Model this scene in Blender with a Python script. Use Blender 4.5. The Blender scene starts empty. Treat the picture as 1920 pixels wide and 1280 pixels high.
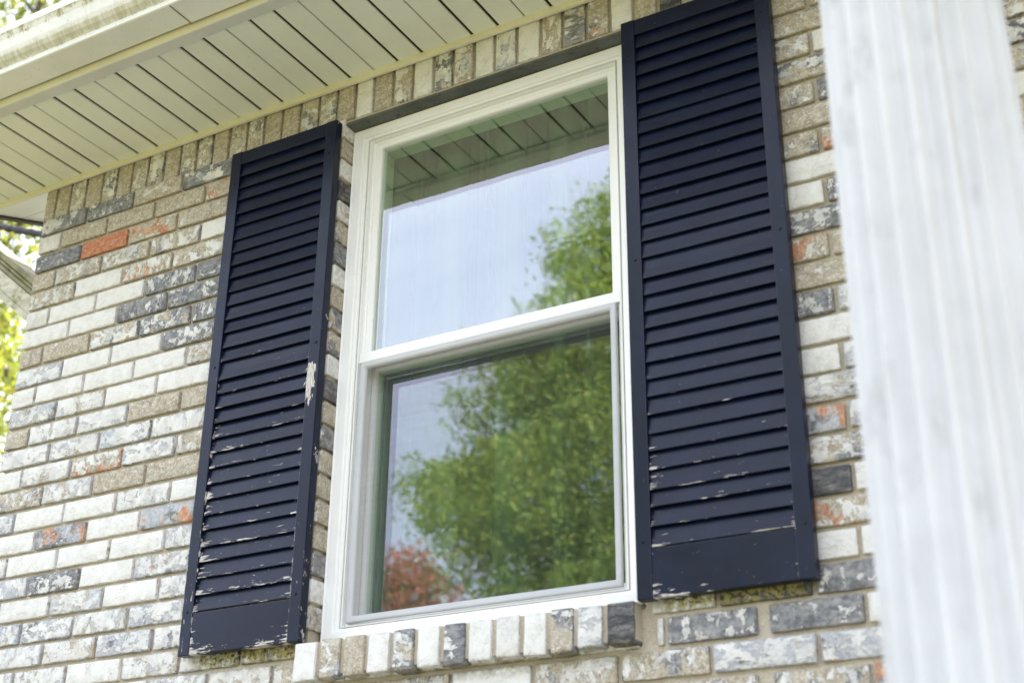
import bpy, bmesh, math, random
from mathutils import Vector, Matrix, noise as mnoise
random.seed(7)
S = bpy.context.scene
COL = S.collection
ZO = 3.82                      # height of the soldier-course base above the ground
H = 0.0677                     # brick course
# ------------------------------------------------------------------ camera
cam_d = bpy.data.cameras.new('camera'); cam = bpy.data.objects.new('camera', cam_d); COL.objects.link(cam)
S.camera = cam
yaw, pit, rol = 0.526731, 0.433450, 0.010581
fw = Vector((-math.sin(yaw)*math.cos(pit), math.cos(yaw)*math.cos(pit), math.sin(pit)))
rt = fw.cross(Vector((0, 0, 1))).normalized(); up = rt.cross(fw)
r2 = math.cos(rol)*rt + math.sin(rol)*up; u2 = -math.sin(rol)*rt + math.cos(rol)*up
CAM = Vector((3.33982, -2.66441, -2.27018 + ZO))
cam.matrix_world = Matrix(((r2.x, u2.x, -fw.x, CAM.x), (r2.y, u2.y, -fw.y, CAM.y), (r2.z, u2.z, -fw.z, CAM.z), (0, 0, 0, 1)))
cam_d.sensor_width = 36; cam_d.lens = 48.722; cam_d.clip_start = 0.05; cam_d.clip_end = 2000
cam_d.dof.use_dof = True; cam_d.dof.focus_distance = 3.85; cam_d.dof.aperture_fstop = 3.1
# ------------------------------------------------------------------ world, sun, exposure
SUN_EL, SUN_AZ = math.radians(42), math.radians(36)      # azimuth from +Y towards +X
W = bpy.data.worlds.new('World'); S.world = W; W.use_nodes = True
wn = W.node_tree.nodes; wl = W.node_tree.links
sky = wn.new('ShaderNodeTexSky'); sky.sky_type = 'NISHITA'; sky.sun_disc = False
sky.sun_elevation = SUN_EL; sky.sun_rotation = SUN_AZ; sky.air_density = 0.9; sky.dust_density = 6.0; sky.ozone_density = 0.5
# thin high cloud over the whole sky
tc = wn.new('ShaderNodeTexCoord'); sx = wn.new('ShaderNodeSeparateXYZ'); wl.new(tc.outputs['Generated'], sx.inputs[0])
zz_ = wn.new('ShaderNodeMath'); zz_.operation = 'MAXIMUM'; wl.new(sx.outputs[2], zz_.inputs[0]); zz_.inputs[1].default_value = 0.0
za_ = wn.new('ShaderNodeMath'); za_.operation = 'ADD'; wl.new(zz_.outputs[0], za_.inputs[0]); za_.inputs[1].default_value = 0.18
cx_ = wn.new('ShaderNodeVectorMath'); cx_.operation = 'DIVIDE'; cb_ = wn.new('ShaderNodeCombineXYZ')
for i_ in range(3): wl.new(za_.outputs[0], cb_.inputs[i_])
wl.new(tc.outputs['Generated'], cx_.inputs[0]); wl.new(cb_.outputs[0], cx_.inputs[1])
cm_ = wn.new('ShaderNodeMapping'); cm_.inputs['Scale'].default_value = (.55, 1.7, .3); cm_.inputs['Rotation'].default_value = (0, 0, .5); wl.new(cx_.outputs[0], cm_.inputs[0])
cn_ = wn.new('ShaderNodeTexNoise'); cn_.inputs['Scale'].default_value = 1.6; cn_.inputs['Detail'].default_value = 6; cn_.inputs['Roughness'].default_value = .55; cn_.inputs['Distortion'].default_value = .4; wl.new(cm_.outputs[0], cn_.inputs['Vector'])
cr_ = wn.new('ShaderNodeMapRange'); cr_.interpolation_type = 'SMOOTHSTEP'; wl.new(cn_.outputs[0], cr_.inputs[0])
cr_.inputs[1].default_value = .30; cr_.inputs[2].default_value = .75; cr_.inputs[3].default_value = .45; cr_.inputs[4].default_value = .78
mx_ = wn.new('ShaderNodeMix'); mx_.data_type = 'RGBA'; wl.new(cr_.outputs[0], mx_.inputs[0]); wl.new(sky.outputs[0], mx_.inputs[6]); mx_.inputs[7].default_value = (4.8, 5.0, 5.7, 1)
wl.new(mx_.outputs[2], wn['Background'].inputs[0]); wn['Background'].inputs[1].default_value = 0.15
sd = bpy.data.lights.new('sun', 'SUN'); sun = bpy.data.objects.new('sun', sd); COL.objects.link(sun)
sd.energy = 5.0; sd.angle = math.radians(0.55); sd.color = (1, .95, .86)
sdir = Vector((math.sin(SUN_AZ)*math.cos(SUN_EL), math.cos(SUN_AZ)*math.cos(SUN_EL), math.sin(SUN_EL)))
sun.rotation_euler = sdir.to_track_quat('Z', 'Y').to_euler(); sun.location = (0, 6, 12)
S.view_settings.view_transform = 'Standard'; S.view_settings.look = 'None'
S.view_settings.gamma = 1; S.view_settings.use_curve_mapping = False
S.view_settings.exposure = 2.3
# ------------------------------------------------------------------ node helper
class NT:
    def __init__(s, name):
        s.m = bpy.data.materials.new(name); s.m.use_nodes = True
        s.t = s.m.node_tree; s.n = s.t.nodes; s.l = s.t.links; s.n.clear()
        s.out = s.n.new('ShaderNodeOutputMaterial')
    def put(s, sock, v):
        if v is None: return
        if isinstance(v, bpy.types.NodeSocket): s.l.new(v, sock)
        elif isinstance(v, (tuple, list)) and len(v) == 3 and sock.type == 'RGBA': sock.default_value = (*v, 1)
        else: sock.default_value = v
    def N(s, t, **k):
        n = s.n.new('ShaderNode'+t)
        for a, b in k.items(): setattr(n, a, b)
        return n
    def noise(s, vec, scale, detail=4, rough=.55, dist=0., out=0):
        n = s.N('TexNoise'); s.put(n.inputs['Vector'], vec); s.put(n.inputs['Scale'], scale)
        n.inputs['Detail'].default_value = detail; n.inputs['Roughness'].default_value = rough; n.inputs['Distortion'].default_value = dist
        return n.outputs[out]
    def vor(s, vec, scale, feature='F1', out='Distance'):
        n = s.N('TexVoronoi', feature=feature); s.put(n.inputs['Vector'], vec); s.put(n.inputs['Scale'], scale)
        return n.outputs[out]
    def math(s, op, a, b=None, c=None, clamp=False):
        n = s.N('Math', operation=op, use_clamp=clamp); s.put(n.inputs[0], a); s.put(n.inputs[1], b); s.put(n.inputs[2], c); return n.outputs[0]
    def vmath(s, op, a, b=None):
        n = s.N('VectorMath', operation=op); s.put(n.inputs[0], a); s.put(n.inputs[1], b); return n.outputs[0]
    def ss(s, v, a, b):                       # smooth step a..b
        n = s.N('MapRange', interpolation_type='SMOOTHSTEP'); s.put(n.inputs[0], v); s.put(n.inputs[1], a); s.put(n.inputs[2], b); return n.outputs[0]
    def mix(s, f, a, b):
        n = s.N('Mix', data_type='RGBA'); s.put(n.inputs[0], f); s.put(n.inputs[6], a); s.put(n.inputs[7], b); return n.outputs[2]
    def sep(s, v):
        n = s.N('SeparateXYZ'); s.put(n.inputs[0], v); return n.outputs
    def comb(s, x, y, z):
        n = s.N('CombineXYZ'); s.put(n.inputs[0], x); s.put(n.inputs[1], y); s.put(n.inputs[2], z); return n.outputs[0]
    def bump(s, h, st=.3, d=.002):
        n = s.N('Bump'); s.put(n.inputs['Height'], h); n.inputs['Strength'].default_value = st; n.inputs['Distance'].default_value = d; return n.outputs[0]
    def bsdf(s, col, rough=.7, spec=.4, nrm=None, metal=0, **k):
        b = s.N('BsdfPrincipled'); s.put(b.inputs['Base Color'], col); s.put(b.inputs['Roughness'], rough)
        b.inputs['Specular IOR Level'].default_value = spec; b.inputs['Metallic'].default_value = metal
        if nrm is not None: s.put(b.inputs['Normal'], nrm)
        for a, v in k.items(): s.put(b.inputs[a.replace('_', ' ')], v)
        return b.outputs[0]
    def done(s, sh): s.l.new(sh, s.out.inputs[0]); return s.m
    def pos(s): return s.N('NewGeometry').outputs['Position']
    def obj(s): return s.N('TexCoord').outputs['Object']
    def gen(s): return s.N('TexCoord').outputs['Generated']
M = {}
def brick_mat():
    t = NT('brick'); p = t.pos(); oi = t.N('ObjectInfo'); rnd = oi.outputs['Random']
    off = t.comb(t.math('MULTIPLY', rnd, 37.), t.math('MULTIPLY', rnd, 91.), t.math('MULTIPLY', rnd, 53.))
    q0 = t.vmath('ADD', p, off); r2_ = t.math('FRACT', t.math('MULTIPLY', rnd, 17.3)); r3_ = t.math('FRACT', t.math('MULTIPLY', rnd, 41.7))
    q = t.vmath('MULTIPLY', q0, t.comb(t.math('MULTIPLY_ADD', r2_, .9, .55), 1., t.math('MULTIPLY_ADD', r3_, .8, .6)))
    c = t.sep(oi.outputs['Color']); paint, dark, red = c[0], c[1], c[2]
    def uni(v, k=2.1): return t.math('MULTIPLY_ADD', v, k, .5-.5*k)
    warp = t.vmath('SCALE', t.noise(q, 30, 3, out=1)); warp.node.inputs['Scale'].default_value = .03
    qw = t.vmath('ADD', q, warp)
    nbig = uni(t.noise(qw, 17, 5, .62)); nmid = uni(t.noise(qw, 34, 6, .68)); fine = t.noise(q0, 190, 4, .6); grit = t.noise(q0, 620, 2, .5)
    # base clay, grey-tan body
    tan = t.mix(t.ss(t.noise(q, 60, 4), .35, .7), (.31, .265, .195), (.47, .42, .33))
    tan = t.mix(t.ss(fine, .52, .68), tan, (.62, .585, .52))
    tan = t.mix(t.ss(t.math('SUBTRACT', 1., fine), .56, .72), tan, (.25, .215, .17))
    # slurry of grey / charcoal
    ch = t.mix(t.ss(t.noise(q, 75, 5, .6), .35, .68), (.11, .114, .127), (.25, .255, .27)); ch = t.mix(t.ss(dark, 1.05, 1.2), ch, (.05, .052, .06))
    dm = t.ss(t.math('SUBTRACT', t.math('ADD', dark, .0), nbig), -.035, .035)
    col = t.mix(dm, tan, ch)
    # pale blue-grey wash over part of it
    wa_ = oi.outputs['Alpha']
    wash = t.ss(t.math('SUBTRACT', wa_, uni(t.noise(q, 25, 5, .62))), -.12, .12)
    col = t.mix(t.math('MULTIPLY', wash, .72), col, t.mix(t.ss(t.noise(q, 120, 4, .6), .35, .65), (.36, .39, .45), (.55, .57, .61)))
    # red clay showing
    smear = t.ss(uni(t.noise(t.vmath('MULTIPLY', qw, (.45, 1., 1.9)), 30, 6, .7)), .30, .95)
    col = t.mix(t.math('MULTIPLY', smear, .34), col, (.56, .54, .50))
    GG = t.sep(t.gen()); ex = t.math('SUBTRACT', 1.25, t.math('ABSOLUTE', t.math('MULTIPLY_ADD', GG[0], 2.5, -1.25))); ez = t.math('SUBTRACT', .5, t.math('ABSOLUTE', t.math('SUBTRACT', GG[2], .5)))
    edge = t.math('SUBTRACT', 1., t.ss(t.math('ADD', t.math('MINIMUM', ex, ez), t.math('MULTIPLY', t.math('SUBTRACT', t.noise(q0, 55, 4, .6), .5), .16)), .0, .10))
    rc = t.mix(t.ss(red, .55, .8), t.mix(t.ss(t.noise(q, 90, 4), .38, .66), (.42, .21, .13), (.56, .36, .25)), t.mix(t.ss(t.noise(q, 90, 4), .38, .66), (.40, .145, .08), (.52, .26, .16)))
    rm = t.ss(t.math('SUBTRACT', red, uni(t.noise(qw, 21, 5, .6, 0.3), 2.0)), -.02, .02)
    # flaking limewash
    pm = t.ss(t.math('SUBTRACT', t.math('SUBTRACT', paint, t.math('MULTIPLY', edge, .26)), nmid), t.math('MULTIPLY_ADD', r3_, -.045, -.012), t.math('MULTIPLY_ADD', r3_, .045, .012))
    wc = t.mix(t.ss(t.noise(q, 40, 4), .40, .72), (.68, .675, .65), (.60, .59, .56))
    wc = t.mix(t.math('MULTIPLY', t.ss(t.noise(q, 260, 3), .60, .70), .5), wc, (.38, .34, .28))
    pop = t.math('MULTIPLY', pm, t.math('MAXIMUM', t.math('MULTIPLY_ADD', t.ss(t.noise(q, 21, 4, .6), .38, .60), .38, .62), t.ss(paint, .75, .98)))
    col = t.mix(pop, col, wc)
    col = t.mix(rm, col, rc)
    col = t.mix(t.math('MULTIPLY', t.math('MULTIPLY', edge, t.ss(t.noise(q0, 80, 3), .46, .64)), .38), col, (.30, .245, .175))
    # hairline cracks
    cr_ = t.vor(t.vmath('MULTIPLY', qw, (1., 1., 1.5)), 42, 'DISTANCE_TO_EDGE')
    cm = t.math('MULTIPLY', t.ss(t.math('SUBTRACT', .035, cr_), 0., .03), t.ss(t.noise(q, 22, 2), .50, .62))
    col = t.mix(t.math('MULTIPLY', cm, t.math('MULTIPLY_ADD', paint, -.42, .62)), col, (.16, .135, .105))
    # algae / lichen stain under the shutters and the sill
    s = t.sep(p); X, Z = s[0], s[2]
    nz = t.math('MULTIPLY', t.math('SUBTRACT', t.noise(p, 26, 4, .6), .5), .055)
    z2 = t.math('ADD', Z, nz)
    def band(x0, x1, z0, z1, sx=.03, sz=.022):
        a = t.math('MULTIPLY', t.ss(X, x0-sx, x0+sx), t.ss(t.math('MULTIPLY', X, -1.), -x1-sx, -x1+sx))
        return t.math('MULTIPLY', a, t.math('MULTIPLY', t.ss(z2, z0-sz, z0+sz), t.ss(t.math('MULTIPLY', z2, -1.), -z1-.004, -z1+.004)))
    st = t.math('MAXIMUM', t.math('MAXIMUM', band(.87, 1.2, ZO-1.560, ZO-1.5), band(2.16, 2.48, ZO-1.560, ZO-1.5)), t.math('MULTIPLY', band(1.24, 2.13, ZO-1.650, ZO-1.622), .55))
    lich = t.mix(t.ss(t.noise(p, 95, 4, .6), .46, .58), (.27, .235, .075), (.05, .047, .028))
    col = t.mix(t.math('MULTIPLY', st, t.ss(t.noise(p, 60, 4, .6), .30, .55)), col, lich)
    h = t.math('ADD', t.math('ADD', t.math('MULTIPLY', fine, .5), t.math('MULTIPLY', grit, .18)), t.math('MULTIPLY', pm, .42))
    h = t.math('SUBTRACT', h, t.math('MULTIPLY', cm, .2))
    h = t.math('ADD', h, t.math('MULTIPLY', t.noise(q, 75, 4, .6), .8))
    return t.done(t.bsdf(col, .86, .25, t.bump(h, .8, .0038)))
M['brick'] = brick_mat()
def mortar_mat():
    t = NT('mortar'); p = t.pos()
    a = t.noise(p, 14, 5); f = t.noise(p, 320, 3, .6)
    col = t.mix(t.ss(a, .35, .68), (.45, .395, .305), (.535, .48, .39)); col = t.mix(t.ss(f, .45, .72), col, (.36, .315, .24))
    col = t.mix(t.math('MULTIPLY', t.ss(t.noise(p, 45, 4, .6), .60, .75), .5), col, (.60, .57, .51))
    return t.done(t.bsdf(col, .93, .15, t.bump(t.math('ADD', f, t.math('MULTIPLY', t.noise(p, 70, 4), 1.6)), .7, .003)))
M['mortar'] = mortar_mat()
def paint_mat(name, c, c2=None, rough=.45, dirt=.15, scale=6., spec=.45, bump=.05, dcol=(.25, .23, .16)):
    t = NT(name); p = t.pos(); n = t.noise(p, scale, 5, .6)
    col = t.mix(t.ss(n, .38, .66), c, c2 or tuple(x*.93 for x in c))
    col = t.mix(t.math('MULTIPLY', t.ss(t.noise(p, scale*9, 5, .65), .58, .78), dirt), col, dcol)
    rg = t.math('MULTIPLY_ADD', t.noise(p, scale*5, 3), .25, rough-.12)
    return t.done(t.bsdf(col, rg, spec, t.bump(t.noise(p, 90, 4), bump, .002)))
M['vinyl'] = paint_mat('window_vinyl', (.80, .80, .79), (.78, .78, .765), rough=.40, dirt=.13, bump=.0)
M['screen_frame'] = paint_mat('screen_aluminium', (.50, .51, .53), rough=.42, dirt=.08)
M['soffit'] = paint_mat('soffit_vinyl', (.71, .725, .625), (.67, .685, .585), rough=.5, dirt=.34, scale=5, dcol=(.36, .33, .24))
M['soffit_trim'] = paint_mat('trim_aluminium', (.70, .67, .52), rough=.45, dirt=.2)
M['flange'] = paint_mat('flange_aluminium', (.56, .56, .52), rough=.5, dirt=.2)
M['moss'] = paint_mat('mossy_wood', (.27, .25, .16), (.16, .155, .075), rough=.9, dirt=.7, scale=16., bump=.5, dcol=(.09, .085, .03))
M['groove_shade'] = paint_mat('groove_shadow', (.03, .027, .02), rough=.9)
M['brown'] = paint_mat('brown_board', (.07, .048, .038), rough=.6)
M['room'] = paint_mat('room_paint', (.62, .62, .56), rough=.9)
M['lintel'] = None
def lintel_mat():
    t = NT('lintel_steel'); p = t.pos()
    col = t.mix(t.ss(t.noise(p, 10, 4), .35, .7), (.060, .068, .062), (.105, .112, .10))
    col = t.mix(t.ss(t.noise(p, 70, 5, .65), .60, .66), col, (.055, .042, .03))
    col = t.mix(t.ss(t.noise(t.vmath('ADD', p, (5., 3., 1.)), 40, 5, .65), .64, .70), col, (.20, .085, .035))
    return t.done(t.bsdf(col, .55, .4, t.bump(t.noise(p, 120, 4), .2, .002)))
M['lintel'] = lintel_mat()
def gutter_mat():
    t = NT('gutter_enamel'); p = t.pos(); s = t.sep(p)
    col = t.mix(t.ss(t.noise(p, 5, 4), .35, .7), (.72, .72, .68), (.66, .655, .60))
    streak = t.noise(t.vmath('MULTIPLY', p, (60., 4., 5.)), 1., 5, .65)
    blot = t.noise(p, 38, 5, .68)
    zz = t.math('ADD', s[2], t.math('MULTIPLY', t.math('SUBTRACT', blot, .5), .045))
    lo = t.math('MULTIPLY', t.ss(zz, ZO+.146, ZO+.154), t.ss(t.math('MULTIPLY', zz, -1.), -(ZO+.186), -(ZO+.166)))
    hi = t.math('MULTIPLY', t.ss(zz, ZO+.206, ZO+.222), t.ss(t.math('MULTIPLY', s[2], -1.), -(ZO+.234), -(ZO+.231)))
    m = t.math('ADD', t.math('MULTIPLY', lo, .55), t.math('MULTIPLY', hi, t.ss(blot, .42, .60)), clamp=True)
    m = t.math('MULTIPLY', m, t.ss(streak, .28, .60))
    face = t.math('MULTIPLY', t.ss(s[2], ZO+.150, ZO+.156), t.ss(t.math('MULTIPLY', s[2], -1.), -(ZO+.233), -(ZO+.228)))
    m = t.math('MAXIMUM', m, t.math('MULTIPLY', face, t.math('MULTIPLY', t.ss(streak, .42, .72), .18)))
    col = t.mix(m, col, (.30, .27, .12))
    col = t.mix(t.math('MULTIPLY', t.ss(t.noise(p, 180, 3), .66, .70), .5), col, (.12, .11, .07))
    return t.done(t.bsdf(col, .38, .45, t.bump(t.noise(p, 60, 3), .04, .002)))
M['gutter'] = gutter_mat()
def shutter_mat():
    t = NT('navy_shutter_paint'); g = t.obj(); p = t.pos(); oi = t.N('ObjectInfo'); rnd = oi.outputs['Random']; c = t.sep(oi.outputs['Color'])
    off = t.comb(t.math('MULTIPLY', rnd, 31.), t.math('MULTIPLY', rnd, 77.), t.math('MULTIPLY', rnd, 59.))
    q = t.vmath('ADD', g, off); qs = t.vmath('MULTIPLY', q, t.comb(c[1], 1., c[2]))   # grain runs along x for slats, along z for stiles
    grain = t.noise(t.vmath('MULTIPLY', qs, (1., 1., 1.)), 70, 5, .6)
    base = t.mix(t.ss(t.noise(q, 9, 4), .35, .7), (.0024, .0050, .0190), (.0042, .0080, .0275))
    G = t.sep(t.gen()); wear = c[0]
    lowedge = t.math('POWER', t.math('SUBTRACT', 1., G[2]), 6.)
    endl = t.math('POWER', t.math('SUBTRACT', 1., G[0]), 14.); endr = t.math('POWER', G[0], 30.)
    ends = t.math('MULTIPLY', t.math('MAXIMUM', endl, t.math('MULTIPLY', endr, .6)), t.math('SUBTRACT', 1.1, G[2]))
    e = t.math('ADD', t.math('MULTIPLY', lowedge, t.math('MULTIPLY_ADD', t.ss(t.noise(q, 6, 2), .38, .62), .22, .06)), t.math('MULTIPLY', ends, .30))
    n = t.noise(t.vmath('MULTIPLY', qs, (1., 1., 1.)), 34, 6, .68)
    thr = t.math('ADD', t.math('MULTIPLY', t.math('ADD', e, .03), wear), t.math('MULTIPLY_ADD', wear, .09, .085))
    chip = t.ss(t.math('SUBTRACT', t.math('ADD', n, thr), .845), -.006, .010)
    # big flake on the stile of the weathered shutter
    d = t.vmath('SUBTRACT', p, (1.196, -.034, ZO-.835)); d = t.vmath('MULTIPLY', d, (62., 8., 17.))
    ln = t.N('VectorMath', operation='LENGTH'); t.put(ln.inputs[0], d)
    big = t.ss(t.math('SUBTRACT', t.math('ADD', 1.0, t.math('MULTIPLY', t.math('SUBTRACT', t.noise(t.vmath('MULTIPLY', p, (2., 1., .6)), 55, 4, .6), .5), 2.6)), ln.outputs['Value']), -.04, .04)
    chip = t.math('MAXIMUM', chip, big)
    prim = t.mix(t.ss(grain, .4, .65), (.56, .54, .51), (.30, .27, .24))
    crack = t.math('MULTIPLY', t.ss(grain, .66, .71), t.math('MULTIPLY', wear, .8))
    col = t.mix(chip, t.mix(crack, base, (.004, .004, .006)), prim)
    # pollen and dust specks
    sp = t.vor(q, 95, 'F1'); col = t.mix(t.math('MULTIPLY', t.ss(t.math('SUBTRACT', .10, sp), 0., .04), t.math('MULTIPLY', t.ss(t.noise(q, 37, 2), .60, .64), .7)), col, (.42, .40, .34))
    rg = t.math('MULTIPLY_ADD', t.noise(q, 28, 4), .20, .24); rg = t.math('ADD', rg, t.math('MULTIPLY', chip, .4))
    h = t.math('SUBTRACT', t.math('MULTIPLY', grain, .35), t.math('MULTIPLY', chip, .6)); h = t.math('SUBTRACT', h, crack)
    return t.done(t.bsdf(col, rg, .27, t.bump(h, .30, .0016)))
M['shutter'] = shutter_mat()
def glass_mat():
    t = NT('window_glass')
    tr = t.N('BsdfTransparent'); tr.inputs[0].default_value = (.84, .97, .82, 1)
    gl = t.N('BsdfGlossy'); gl.inputs[0].default_value = (.91, .85, 1.0, 1); gl.inputs['Roughness'].default_value = .0
    p = t.pos(); t.put(gl.inputs['Normal'], t.bump(t.noise(t.vmath('MULTIPLY', p, (1., 1., 2.2)), 2.6, 2, .5), .09, .004))
    ge_ = t.N('NewGeometry'); dt_ = t.N('VectorMath', operation='DOT_PRODUCT'); t.l.new(ge_.outputs['Normal'], dt_.inputs[0]); t.l.new(ge_.outputs['Incoming'], dt_.inputs[1])
    ca_ = t.math('SUBTRACT', 1., t.math('ABSOLUTE', dt_.outputs['Value'])); R0 = .18
    fres = t.math('MULTIPLY_ADD', t.math('POWER', ca_, 5.), 1-R0, R0)
    mx = t.N('MixShader'); t.put(mx.inputs[0], fres); t.l.new(tr.outputs[0], mx.inputs[1]); t.l.new(gl.outputs[0], mx.inputs[2])
    return t.done(mx.outputs[0])
M['glass'] = glass_mat()
def screen_mat():
    t = NT('insect_mesh'); p = t.pos()
    tr = t.N('BsdfTransparent'); df = t.N('BsdfDiffuse'); df.inputs[0].default_value = (.055, .058, .062, 1)
    s = t.sep(p); w = t.noise(t.vmath('MULTIPLY', p, (3., 1., 60.)), 1., 3)
    mx = t.N('MixShader'); t.put(mx.inputs[0], t.math('MULTIPLY_ADD', t.ss(w, .3, .7), .05, .15)); t.l.new(tr.outputs[0], mx.inputs[1]); t.l.new(df.outputs[0], mx.inputs[2])
    return t.done(mx.outputs[0])
M['mesh'] = screen_mat()
def curtain_mat():
    t = NT('sheer_curtain'); p = t.pos()
    df = t.N('BsdfDiffuse'); df.inputs[0].default_value = (.33, .35, .30, 1)
    tl = t.N('BsdfTranslucent'); tl.inputs[0].default_value = (.24, .25, .21, 1); tr = t.N('BsdfTransparent')
    a = t.N('MixShader'); a.inputs[0].default_value = .4; t.l.new(df.outputs[0], a.inputs[1]); t.l.new(tl.outputs[0], a.inputs[2])
    b = t.N('MixShader'); st_ = t.noise(t.vmath('MULTIPLY', p, (9., 0., .20)), 1., 3, .55); t.put(b.inputs[0], t.math('MULTIPLY_ADD', t.ss(st_, .36, .60), .55, .30)); t.l.new(tr.outputs[0], b.inputs[1]); t.l.new(a.outputs[0], b.inputs[2])
    return t.done(b.outputs[0])
M['curtain'] = curtain_mat()
def column_mat():
    t = NT('column_paint'); p = t.pos()
    col = t.mix(t.ss(t.noise(p, 7, 5, .6), .35, .68), (.61, .615, .63), (.56, .565, .575))
    col = t.mix(t.math('MULTIPLY', t.ss(t.noise(t.vmath('MULTIPLY', p, (1., 1., .5)), 19, 5, .65), .52, .70), .6), col, (.42, .425, .42))
    return t.done(t.bsdf(col, .55, .35, t.bump(t.noise(p, 45, 5), .15, .003)))
M['column'] = column_mat()
def wood_mat():
    t = NT('weathered_wood'); p = t.pos()
    g = t.noise(t.vmath('MULTIPLY', p, (4., 14., 14.)), 3., 6, .65)
    col = t.mix(t.ss(g, .36, .66), (.58, .56, .48), (.40, .385, .30)); col = t.mix(t.math('MULTIPLY', t.ss(t.noise(p, 18, 5, .65), .52, .66), .75), col, (.20, .19, .07))
    return t.done(t.bsdf(col, .85, .2, t.bump(g, .3, .004)))
M['wood'] = wood_mat()
M['cable'] = paint_mat('cable_rubber', (.010, .010, .011), rough=.6, bump=.5)
def leaf_mat(name, a, b, c):
    t = NT(name); g = t.N('NewGeometry'); r = g.outputs['Random Per Island']
    col = t.mix(t.ss(r, 0., .55), a, b); col = t.mix(t.ss(r, .72, 1.), col, c)
    col = t.mix(t.ss(t.noise(g.outputs['Position'], .9, 3), .40, .62), col, t.mix(.5, col, b))
    df = t.N('BsdfPrincipled'); t.put(df.inputs['Base Color'], col); df.inputs['Roughness'].default_value = .55; df.inputs['Specular IOR Level'].default_value = .3
    tl = t.N('BsdfTranslucent'); t.put(tl.inputs[0], t.mix(.55, col, (.34, .38, .05)))
    mx = t.N('MixShader'); mx.inputs[0].default_value = .42; t.l.new(df.outputs[0], mx.inputs[1]); t.l.new(tl.outputs[0], mx.inputs[2])
    return t.done(mx.outputs[0])
M['leaf_green'] = leaf_mat('leaf_green', (.09, .18, .042), (.19, .27, .055), (.36, .37, .08))
M['leaf_gold'] = leaf_mat('leaf_gold', (.07, .11, .02), (.12, .15, .025), (.28, .21, .03))
M['leaf_red'] = leaf_mat('leaf_red', (.30, .05, .06), (.36, .10, .10), (.15, .16, .045))
def bark_mat():
    t = NT('bark'); p = t.pos(); n = t.noise(t.vmath('MULTIPLY', p, (14., 14., 2.5)), 1., 5, .65)
    return t.done(t.bsdf(t.mix(t.ss(n, .35, .65), (.055, .042, .032), (.13, .105, .085)), .95, .1, t.bump(n, .6, .02)))
M['bark'] = bark_mat()
def ground_mat():
    t = NT('lawn'); p = t.pos(); n = t.noise(p, .35, 5); f = t.noise(p, 30, 4, .7)
    col = t.mix(t.ss(n, .35, .65), (.105, .105, .03), (.14, .125, .045)); col = t.mix(t.ss(f, .45, .7), col, (.07, .075, .02))
    return t.done(t.bsdf(col, .95, .1, t.bump(f, .5, .03)))
M['ground'] = ground_mat()
def conc_mat():
    t = NT('concrete'); p = t.pos(); f = t.noise(p, 60, 4, .6)
    return t.done(t.bsdf(t.mix(t.ss(t.math('MULTIPLY_ADD', f, .4, t.math('MULTIPLY', t.noise(p, 2, 4), .6)), .38, .62), (.40, .37, .31), (.50, .47, .40)), .9, .2, t.bump(f, .3, .003)))
M['concrete'] = conc_mat()
def shingle_mat():
    t = NT('shingle'); p = t.pos()
    return t.done(t.bsdf(t.mix(t.noise(p, 8, 4), (.05, .047, .045), (.12, .11, .10)), .95, .1, t.bump(t.noise(p, 150, 3), .5, .004)))
M['shingle'] = shingle_mat()
# ------------------------------------------------------------------ mesh helpers
def link(o, parent=None):
    COL.objects.link(o)
    if parent is not None: o.parent = parent
    return o
def mesh_obj(name, me, mat=None, parent=None, loc=(0, 0, 0)):
    o = bpy.data.objects.new(name, me); o.location = loc
    if mat and not me.materials: me.materials.append(M[mat])
    return link(o, parent)
def from_data(name, v, f, mat=None, parent=None, loc=(0, 0, 0), smooth=False):
    me = bpy.data.meshes.new(name); me.from_pydata([tuple(a) for a in v], [], f); me.update()
    if smooth: me.polygons.foreach_set('use_smooth', [True]*len(me.polygons))
    return mesh_obj(name, me, mat, parent, loc)
def empty(name, loc=(0, 0, 0)):
    o = bpy.data.objects.new(name, None); o.location = loc; o.empty_display_size = .1; return link(o)
def tag(o, label=None, cat=None, group=None, kind=None):
    if label: o['label'] = label
    if cat: o['category'] = cat
    if group: o['group'] = group
    if kind: o['kind'] = kind
    elif cat: o['kind'] = 'thing'
    return o
def boxdata(x0, x1, y0, y1, z0, z1, v=None, f=None):
    v = [] if v is None else v; f = [] if f is None else f; b = len(v)
    v += [(x0, y0, z0), (x1, y0, z0), (x1, y1, z0), (x0, y1, z0), (x0, y0, z1), (x1, y0, z1), (x1, y1, z1), (x0, y1, z1)]
    f += [tuple(b+i for i in q) for q in ((0, 3, 2, 1), (4, 5, 6, 7), (0, 1, 5, 4), (1, 2, 6, 5), (2, 3, 7, 6), (3, 0, 4, 7))]
    return v, f
def bevel_me(me, w, seg=2):
    bm = bmesh.new(); bm.from_mesh(me)
    bmesh.ops.bevel(bm, geom=bm.edges[:], offset=w, segments=seg, affect='EDGES', profile=.6); bm.to_mesh(me); bm.free(); return me
def box(name, x0, x1, y0, y1, z0, z1, mat, parent=None, bevel=0., origin=None, seg=2):
    if origin is None: origin = ((x0+x1)/2, (y0+y1)/2, (z0+z1)/2)
    ox, oy, oz = origin
    v, f = boxdata(x0-ox, x1-ox, y0-oy, y1-oy, z0-oz, z1-oz)
    me = bpy.data.meshes.new(name); me.from_pydata(v, [], f); me.update()
    if bevel: bevel_me(me, bevel, seg)
    return mesh_obj(name, me, mat, parent, origin)
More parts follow.
